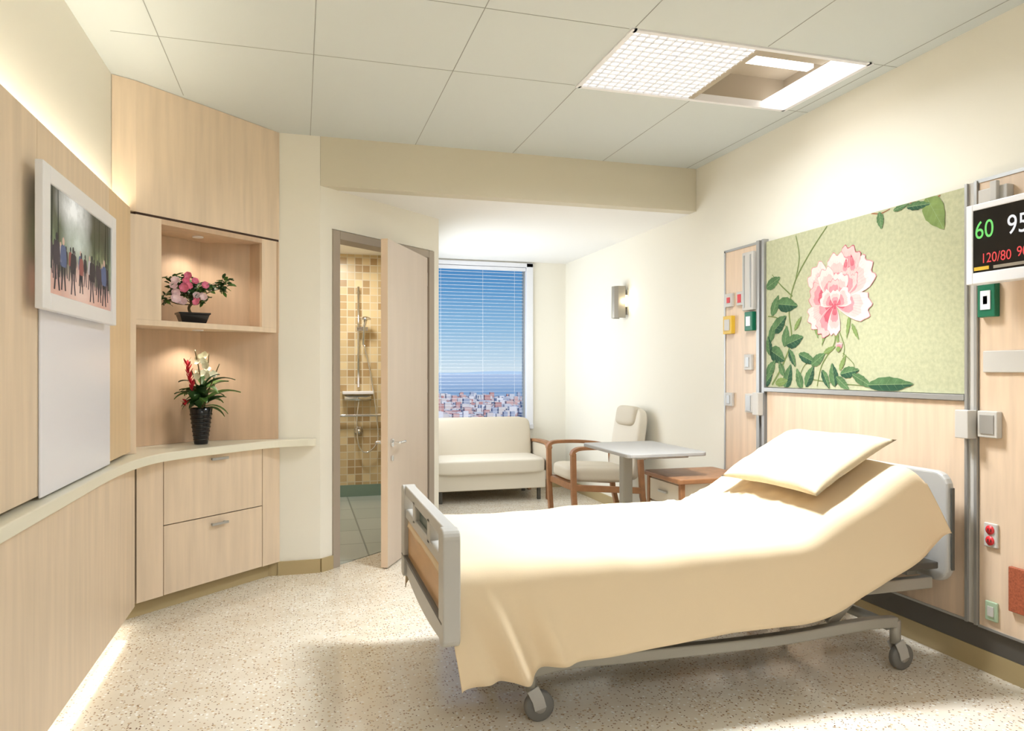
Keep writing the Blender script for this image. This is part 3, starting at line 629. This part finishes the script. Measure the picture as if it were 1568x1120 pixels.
fbp('footboard_wood',2.42,3.31,.41,.605,'panelwood',FX-.008,FX+.012,.01)
lo=[(2.38,.355)]+[(2.45+.85*i/10,.340-.025*math.sin(math.pi*i/10)) for i in range(11)]+[(3.34,.345),(3.34,.42),(2.38,.42)]
prism('footboard_lower',lo,FX-.016,FX+.022,'grey',bed,axis='x',bev=.006)
fbp('footboard_line',2.37,3.35,.425,.433,'based',FX-.032,FX-.012,.003)
box('footboard_mount',FX+.02,.62,2.55,2.6,.345,.375,'metalbed',bed);box('footboard_mount_b',FX+.02,.62,3.15,3.2,.345,.375,'metalbed',bed)
prism('headboard',rrect(2.44,3.32,.36,.835,.07),2.635,2.675,'grey',bed,axis='x',bev=.012)
prism('headboard_inset',rrect(2.54,3.22,.46,.76,.04),2.628,2.636,'panelwood',bed,axis='x')
strip('headboard_edge',[(2.655,2.432,.42),(2.655,2.432,.77)],.014,.008,'dkgrey',bed,side=Vector((1,0,0)),bev=.002)
box('headboard_mount',2.58,2.64,2.6,2.65,.36,.40,'metalbed',bed);box('headboard_mount_b',2.58,2.64,3.1,3.15,.36,.40,'metalbed',bed)
def pillow(c,lx,ly,h,ang,yaw):
    n=30;v=[];f=[]
    for side in(1,-1):
        for i in range(n+1):
            for j in range(n+1):
                a=-1+2*i/n;b=-1+2*j/n
                x=a*(1-.07*(1-b*b));y=b*(1-.06*(1-a*a))
                e=max(0,(1-a**4))*max(0,(1-b**4));zz=side*h/2*e**.6
                if side<0:zz*=.55
                w=noise.noise(Vector((a*2.5,b*2.5,side)))*.016*e+noise.noise(Vector((a*6,b*6,side+4)))*.006*e
                v.append((x*lx/2,y*ly/2,zz+w))
        off=0 if side==1 else (n+1)**2
        for i in range(n):
            for j in range(n):
                q=(off+i*(n+1)+j,off+(i+1)*(n+1)+j,off+(i+1)*(n+1)+j+1,off+i*(n+1)+j+1)
                f.append(q if side==1 else q[::-1])
    me=bpy.data.meshes.new('pillow');me.from_pydata(v,[],f)
    bm=bmesh.new();bm.from_mesh(me);bmesh.ops.remove_doubles(bm,verts=bm.verts,dist=.0008);bmesh.ops.recalc_face_normals(bm,faces=bm.faces);bm.to_mesh(me);bm.free()
    me.transform(Matrix.Translation(c)@Matrix.Rotation(-ang,4,'Y')@Matrix.Rotation(yaw,4,'Z'))
    return fin('pillow',me,'pillow',None,smooth=True)
pillow((2.205,2.82,.862),.47,.67,.12,math.radians(27.5),math.radians(2))
# ------------------------------------------------------------------ overbed table
ot=grp('overbed_table')
prism('table_top',rrect(1.90,2.44,4.0,4.76,.04),.735,.76,'tabletop',ot,bev=.006)
box('under_tray',2.0,2.36,4.1,4.66,.715,.735,'alu',ot,bev=.004)
box('column',1.985,2.05,4.26,4.33,.08,.716,'metalbed',ot,bev=.008)
box('base_spine',1.97,2.06,4.05,4.72,.045,.08,'metalbed',ot,bev=.008)
for y in(4.06,4.66):box('base_foot',1.62,2.10,y,y+.05,.04,.075,'metalbed',ot,bev=.008)
for y in(4.085,4.685):
    for x in(1.65,2.07):lathe('caster',[(.02,-.01),(.0225,0),(.02,.01)],(x,y,.0225),'rubber',ot,axis='y',n=16)
bc=grp('bedside_cabinet')
prism('wood_top',rrect(2.20,2.73,3.93,4.42,.03),.575,.605,'warmwood',bc,bev=.006)
box('carcass',2.24,2.71,3.97,4.38,.05,.575,'uph',bc,bev=.004)
for z0,z1 in((.42,.56),(.07,.41)):box('front',2.225,2.24,3.985,4.365,z0,z1,'uph2',bc,bev=.003)
for z_ in(.49,.25):box('pull',2.21,2.225,4.12,4.23,z_,z_+.012,'steel',bc)
for x,y in((2.22,3.95),(2.69,3.95),(2.22,4.37),(2.69,4.37)):box('corner_post',x,x+.03,y,y+.03,0,.575,'warmwood',bc,bev=.003)
# ------------------------------------------------------------------ armchair
ch=grp('armchair')
for y in(5.31,5.89):
    strip('front_leg',[(2.07,y,0),(2.05,y,.3),(2.045,y,.62)],.045,.04,'warmwood',ch)
    strip('back_leg',[(2.70,y,0),(2.64,y,.25),(2.62,y,.58)],.045,.04,'warmwood',ch)
    strip('arm',spline([(2.035,y,.60),(2.05,y,.635),(2.12,y,.655),(2.35,y,.65),(2.55,y,.62),(2.66,y,.56)],5),.055,.028,'warmwood',ch)
    strip('side_rail',[(2.05,y,.35),(2.64,y,.30)],.03,.05,'warmwood',ch)
box('front_rail',2.05,2.08,5.33,5.87,.32,.37,'warmwood',ch)
cushion('seat_cushion',(2.33,5.60,.43),(.58,.52,.13),'uph2',ch,Matrix.Rotation(math.radians(3),4,'Y'),p=5)
cushion('back_cushion',(2.645,5.60,.66),(.10,.50,.60),'uph',ch,Matrix.Rotation(math.radians(9),4,'Y'),p=5)
cushion('head_cushion',(2.655,5.60,.885),(.11,.36,.17),'uph2',ch,Matrix.Rotation(math.radians(9),4,'Y'),p=4)
# ------------------------------------------------------------------ sofa
so_=grp('sofa')
S0,S1=1.16,2.36
box('base_frame',S0+.05,S1-.05,6.74,7.38,.12,.29,'uph',so_,bev=.01)
cushion('seat_cushion',((S0+S1)/2,7.0,.345),(S1-S0-.10,.62,.15),'uph',so_,p=9,n=20)
cushion('back_cushion',((S0+S1)/2,7.25,.565),(S1-S0-.12,.15,.44),'uph2',so_,Matrix.Rotation(math.radians(-10),4,'X'),p=8,n=20)
for x in(S0+.02,S1-.02):
    strip('arm_top',spline([(x,6.72,.50),(x,6.76,.54),(x,6.86,.555),(x,7.1,.55),(x,7.36,.53)],5),.06,.03,'warmwood',so_,side=Vector((1,0,0)))
    strip('arm_front_leg',[(x,6.76,0),(x,6.735,.52)],.04,.045,'warmwood',so_,side=Vector((1,0,0)))
    strip('arm_back_leg',[(x,7.38,0),(x,7.34,.54)],.04,.045,'warmwood',so_,side=Vector((1,0,0)))
    cushion('arm_pad',(x,7.05,.40),(.035,.56,.26),'uph2',so_,p=8)
for x in(S0+.1,S1-.12):
    for y in(6.78,7.3):box('foot',x,x+.03,y,y+.03,0,.12,'dkgrey',so_)
# ------------------------------------------------------------------ plants
def blade(v,f,base,dirv,L,W,droop,n=6,roll=0):
    d=Vector(dirv).normalized();side=d.cross(Vector((0,0,1)))
    if side.length<.05: side=Vector((1,0,0))
    side.normalize();side=(Matrix.Rotation(roll,3,d)@side)
    p=Vector(base);st=len(v)
    for i in range(n+1):
        t=i/n;w=W/2*math.sin(math.pi*min(.97,t*.9+.07))**.8
        v.append(tuple(p-side*w));v.append(tuple(p+Vector((0,0,-.12*W))));v.append(tuple(p+side*w))
        d=(d+Vector((0,0,-droop/n))).normalized();p=p+d*L/n
    for i in range(n):
        a=st+i*3;f.append((a,a+3,a+4,a+1));f.append((a+1,a+4,a+5,a+2))
def leaves(name,L,m,parent):
    v=[];f=[]
    for a in L: blade(v,f,*a)
    me=bpy.data.meshes.new(name);me.from_pydata(v,[],f);return fin(name,me,m,parent,smooth=True)
def flower(v,f,c,r,nrm,petals=5,cup=.3,rounds=1):
    nrm=Vector(nrm).normalized();u=nrm.orthogonal().normalized();w=nrm.cross(u)
    for rd in range(rounds):
        rr=r*(1-.3*rd)
        for k in range(petals):
            a=2*math.pi*(k+.5*rd)/petals;d=u*math.cos(a)+w*math.sin(a);s=nrm.cross(d);n0=len(v)
            for t,ww in((0,.12),(.4,.42),(.75,.5),(1,.22)):
                p=Vector(c)+d*rr*t+nrm*rr*(cup*(1+rd*.8)*t*t)
                v.append(tuple(p-s*ww*rr));v.append(tuple(p-nrm*rr*.06));v.append(tuple(p+s*ww*rr))
            for i in range(3):
                b=n0+i*3;f.append((b,b+3,b+4,b+1));f.append((b+1,b+4,b+5,b+2))
vp=grp('orchid_in_black_vase')
vx,vy,vz=-.547,4.50,.846
lathe('vase',[(.036,0),(.038,.01),(.046,.08),(.056,.16),(.062,.205),(.058,.208),(.052,.20),(.05,.17)],(vx,vy,vz),'black',vp,n=32)
cyl('soil',(vx,vy,vz+.165),.05,.01,'soil',vp)
for k in range(7):
    lathe('vase_ridge',[(.0395+k*.0032,.02+k*.024),(.0425+k*.0032,.026+k*.024),(.0405+k*.0032,.032+k*.024)],(vx,vy,vz),'black',vp,n=32)
L1=[];L2=[]
for i in range(44):
    a=random.uniform(0,6.28);el=random.uniform(.2,2.2);d=(math.cos(a),math.sin(a),el)
    z0=vz+.19+random.uniform(0,.16)
    k=.72 if math.sin(a)>.2 or math.cos(a)<-.3 else 1
    (L1 if i%2 else L2).append(((vx+.02*math.cos(a),vy+.02*math.sin(a),z0),d,random.uniform(.13,.22)*k,random.uniform(.034,.056),random.uniform(.9,2.0),7,random.uniform(-.5,.5)))
leaves('leaves_dark',L1,'lf1',vp);leaves('leaves_mid',L2,'lf2',vp)
st=[[(vx,vy,vz+.18),(vx-.02,vy-.02,vz+.32),(vx-.045,vy-.03,vz+.42)],[(vx,vy,vz+.18),(vx+.03,vy,vz+.36),(vx+.04,vy+.01,vz+.52)],[(vx,vy,vz+.18),(vx+.05,vy-.03,vz+.32),(vx+.10,vy-.02,vz+.46)],[(vx,vy,vz+.18),(vx+.0,vy-.04,vz+.38),(vx-.03,vy-.02,vz+.54)]]
for s in st:tube('stem',spline(s,6),.0035,'stem',vp,6)
v=[];f=[]
for i in range(22):
    t=i/21;a=i*2.4
    blade(v,f,(vx-.04-.03*t,vy-.04,vz+.30+.16*t),(math.cos(a)*.6,math.sin(a)*.6,1),.045,.018,.0,4)
for i in range(8):
    a=i*2.4;blade(v,f,(vx-.075,vy-.05,vz+.22+.004*i),(math.cos(a),math.sin(a),.6),.03,.014,.0,3)
me=bpy.data.meshes.new('red_spike');me.from_pydata(v,[],f);fin('red_spike',me,'redfl',vp,smooth=True)
v=[];f=[]
for i in range(18):
    c=(vx+random.uniform(-.02,.09),vy-.03+random.uniform(-.03,.03),vz+.38+random.uniform(0,.13));flower(v,f,c,random.uniform(.015,.024),(random.uniform(-1,1),-1.2,random.uniform(-.3,1)))
me=bpy.data.meshes.new('white_blossom');me.from_pydata(v,[],f);fin('white_blossom',me,'whitefl',vp,smooth=True)
bo=grp('azalea_in_tray_pot')
bx,by,bz=-.585,4.455,1.531
tp=Matrix.Translation((bx,by,bz))@Matrix.Rotation(math.radians(20),4,'Z')
def tray():
    v=[];lv=[(.060,.036,0),(.066,.042,.012),(.078,.052,.05),(.084,.058,.054),(.084,.058,.062),(.074,.048,.062),(.070,.046,.045)]
    for a,b,c in lv:v+=[tuple(tp@Vector(p)) for p in((-a,-b,c),(a,-b,c),(a,b,c),(-a,b,c))]
    f=[(3,2,1,0)]
    for i in range(len(lv)-1):
        for k in range(4):f.append((i*4+k,i*4+(k+1)%4,i*4+4+(k+1)%4,i*4+4+k))
    n=(len(lv)-1)*4;f.append((n,n+1,n+2,n+3));mesh('tray_pot',v,f,'black',bo)
tray()
tube('trunk',spline([(bx,by,bz+.04),(bx-.02,by,bz+.09),(bx+.01,by-.01,bz+.14),(bx,by,bz+.2)],6),.008,'stem',bo,8)
tips=[]
for i in range(13):
    a=i*2.4;r=.05+.10*random.random();z1=bz+.14+.12*random.random()
    if i==3:a,r,z1=-.2,.18,bz+.24
    if i==5:a,r,z1=3.5,.16,bz+.14
    e=(bx+r*math.cos(a),by+r*.6*math.sin(a),z1);tips.append(e)
    tube('branch',spline([(bx,by,bz+.11),(bx+r*.5*math.cos(a),by+r*.4*math.sin(a),z1-.03),e],4),.003,'stem',bo,5)
L1=[];L2=[]
for e in tips+[(bx,by,bz+.22),(bx+.08,by-.05,bz+.2),(bx-.08,by-.05,bz+.2),(bx+.03,by-.06,bz+.16)]:
    for k in range(20):
        a=random.uniform(0,6.28);d=(math.cos(a),math.sin(a),random.uniform(-.5,1))
        (L1 if k%3 else L2).append(((e[0]+random.uniform(-.022,.022),e[1]+random.uniform(-.018,.018),e[2]+random.uniform(-.022,.022)),d,random.uniform(.032,.055),.020,.5,3,random.uniform(-1,1)))
leaves('leaves_dark',L1,'lf1',bo);leaves('leaves_mid',L2,'lf2',bo)
for nm,mm,cnt in(('pink_blossom','pink',8),('pale_blossom','pinkl',9)):
    v=[];f=[]
    for i in range(cnt):
        flower(v,f,(bx+random.uniform(-.12,.08),by-.09+random.uniform(-.03,.02),bz+random.uniform(.11,.27)),random.uniform(.018,.027),(random.uniform(-.3,.8),-1.3,random.uniform(-.1,.6)),6,.3,2)
    me=bpy.data.meshes.new(nm);me.from_pydata(v,[],f);fin(nm,me,mm,bo,smooth=True)
# ------------------------------------------------------------------ outdoors
G=-60
cv=grp('city_view')
land=mat('city_ground',srgb(196,194,194),.9);hill=mat('far_hills',srgb(180,200,214),1)  # hill colour has distance haze put into it
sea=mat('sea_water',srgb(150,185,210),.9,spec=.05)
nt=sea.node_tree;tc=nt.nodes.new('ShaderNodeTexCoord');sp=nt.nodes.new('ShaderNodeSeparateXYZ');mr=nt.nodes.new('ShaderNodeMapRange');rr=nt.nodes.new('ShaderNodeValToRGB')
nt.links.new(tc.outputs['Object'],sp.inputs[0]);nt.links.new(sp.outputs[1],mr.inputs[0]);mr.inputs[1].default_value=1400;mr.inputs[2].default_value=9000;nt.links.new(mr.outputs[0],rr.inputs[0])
e=rr.color_ramp.elements;e[0].color=srgb(190,204,214);e[1].color=srgb(214,226,234)  # distance haze painted into the sea colour, palest at the horizon
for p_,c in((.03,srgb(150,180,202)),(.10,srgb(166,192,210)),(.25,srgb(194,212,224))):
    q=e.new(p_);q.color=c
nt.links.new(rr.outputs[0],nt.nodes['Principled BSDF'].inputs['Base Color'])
mesh('ground_city',[(-600,300,G),(1800,300,G),(1800,1480,G),(-600,1480,G)],[(0,1,2,3)],land,cv)
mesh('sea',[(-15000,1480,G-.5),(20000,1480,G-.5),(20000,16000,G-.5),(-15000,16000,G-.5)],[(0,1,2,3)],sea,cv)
hv=[];hf=[]
for i in range(80):
    x=-2000+i*140;hh=35+50*noise.noise(Vector((i*.15,0,0)));hv+=[(x,11000,G),(x,11000,G+max(20,hh))]
for i in range(79):hf.append((2*i,2*i+2,2*i+3,2*i+1))
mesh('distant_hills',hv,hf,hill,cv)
cm=[mat('building_%d'%i,c,.9) for i,c in enumerate([srgb(232,230,230),srgb(214,176,168),srgb(204,206,210),srgb(222,214,208),srgb(172,180,196),srgb(198,150,144)])]  # building colours paled to carry the distance haze
for mi in range(6):
    L=[]
    for i in range(1000):
        y=650+810*random.random()**.8;x=y*random.uniform(.12,.42);w=random.uniform(4,11);h=random.uniform(3,8)+(random.random()<.04)*9
        L.append((x,x+w,y,y+w*random.uniform(.6,1.4),G,G+h))
    multibox('city_buildings',L,cm[mi],cv)
w=bpy.data.worlds.new('sky_world');sc.world=w;w.use_nodes=True;nt=w.node_tree
bg=nt.nodes['Background'];tc=nt.nodes.new('ShaderNodeTexCoord');sp=nt.nodes.new('ShaderNodeSeparateXYZ');nt.links.new(tc.outputs['Generated'],sp.inputs[0])
r=nt.nodes.new('ShaderNodeValToRGB');e=r.color_ramp.elements;e[0].position=0;e[0].color=srgb(208,226,238);e[1].position=1;e[1].color=srgb(40,100,170)
for p_,c in((.02,srgb(184,212,232)),(.06,srgb(138,184,220)),(.11,srgb(96,154,204)),(.16,srgb(62,124,184))):
    q=e.new(p_);q.color=c
nt.links.new(sp.outputs[2],r.inputs[0]);nt.links.new(r.outputs[0],bg.inputs[0]);bg.inputs[1].default_value=1.0
sl=bpy.data.lights.new('sun','SUN');sl.energy=3;sl.angle=.01;sl.color=(1,.97,.93);s_=bpy.data.objects.new('sun',sl);s_.rotation_euler=(math.radians(50),0,math.radians(20));COL.objects.link(s_)
# ------------------------------------------------------------------ camera
cam=bpy.data.cameras.new('camera');cam.sensor_width=36;cam.lens=1112/1568*36;cam.shift_y=7/1568;cam.clip_end=30000;cam.clip_start=.05
co=bpy.data.objects.new('camera',cam);co.location=(0,0,1.27);co.rotation_euler=(math.pi/2,0,-math.radians(16.25));COL.objects.link(co);sc.camera=co
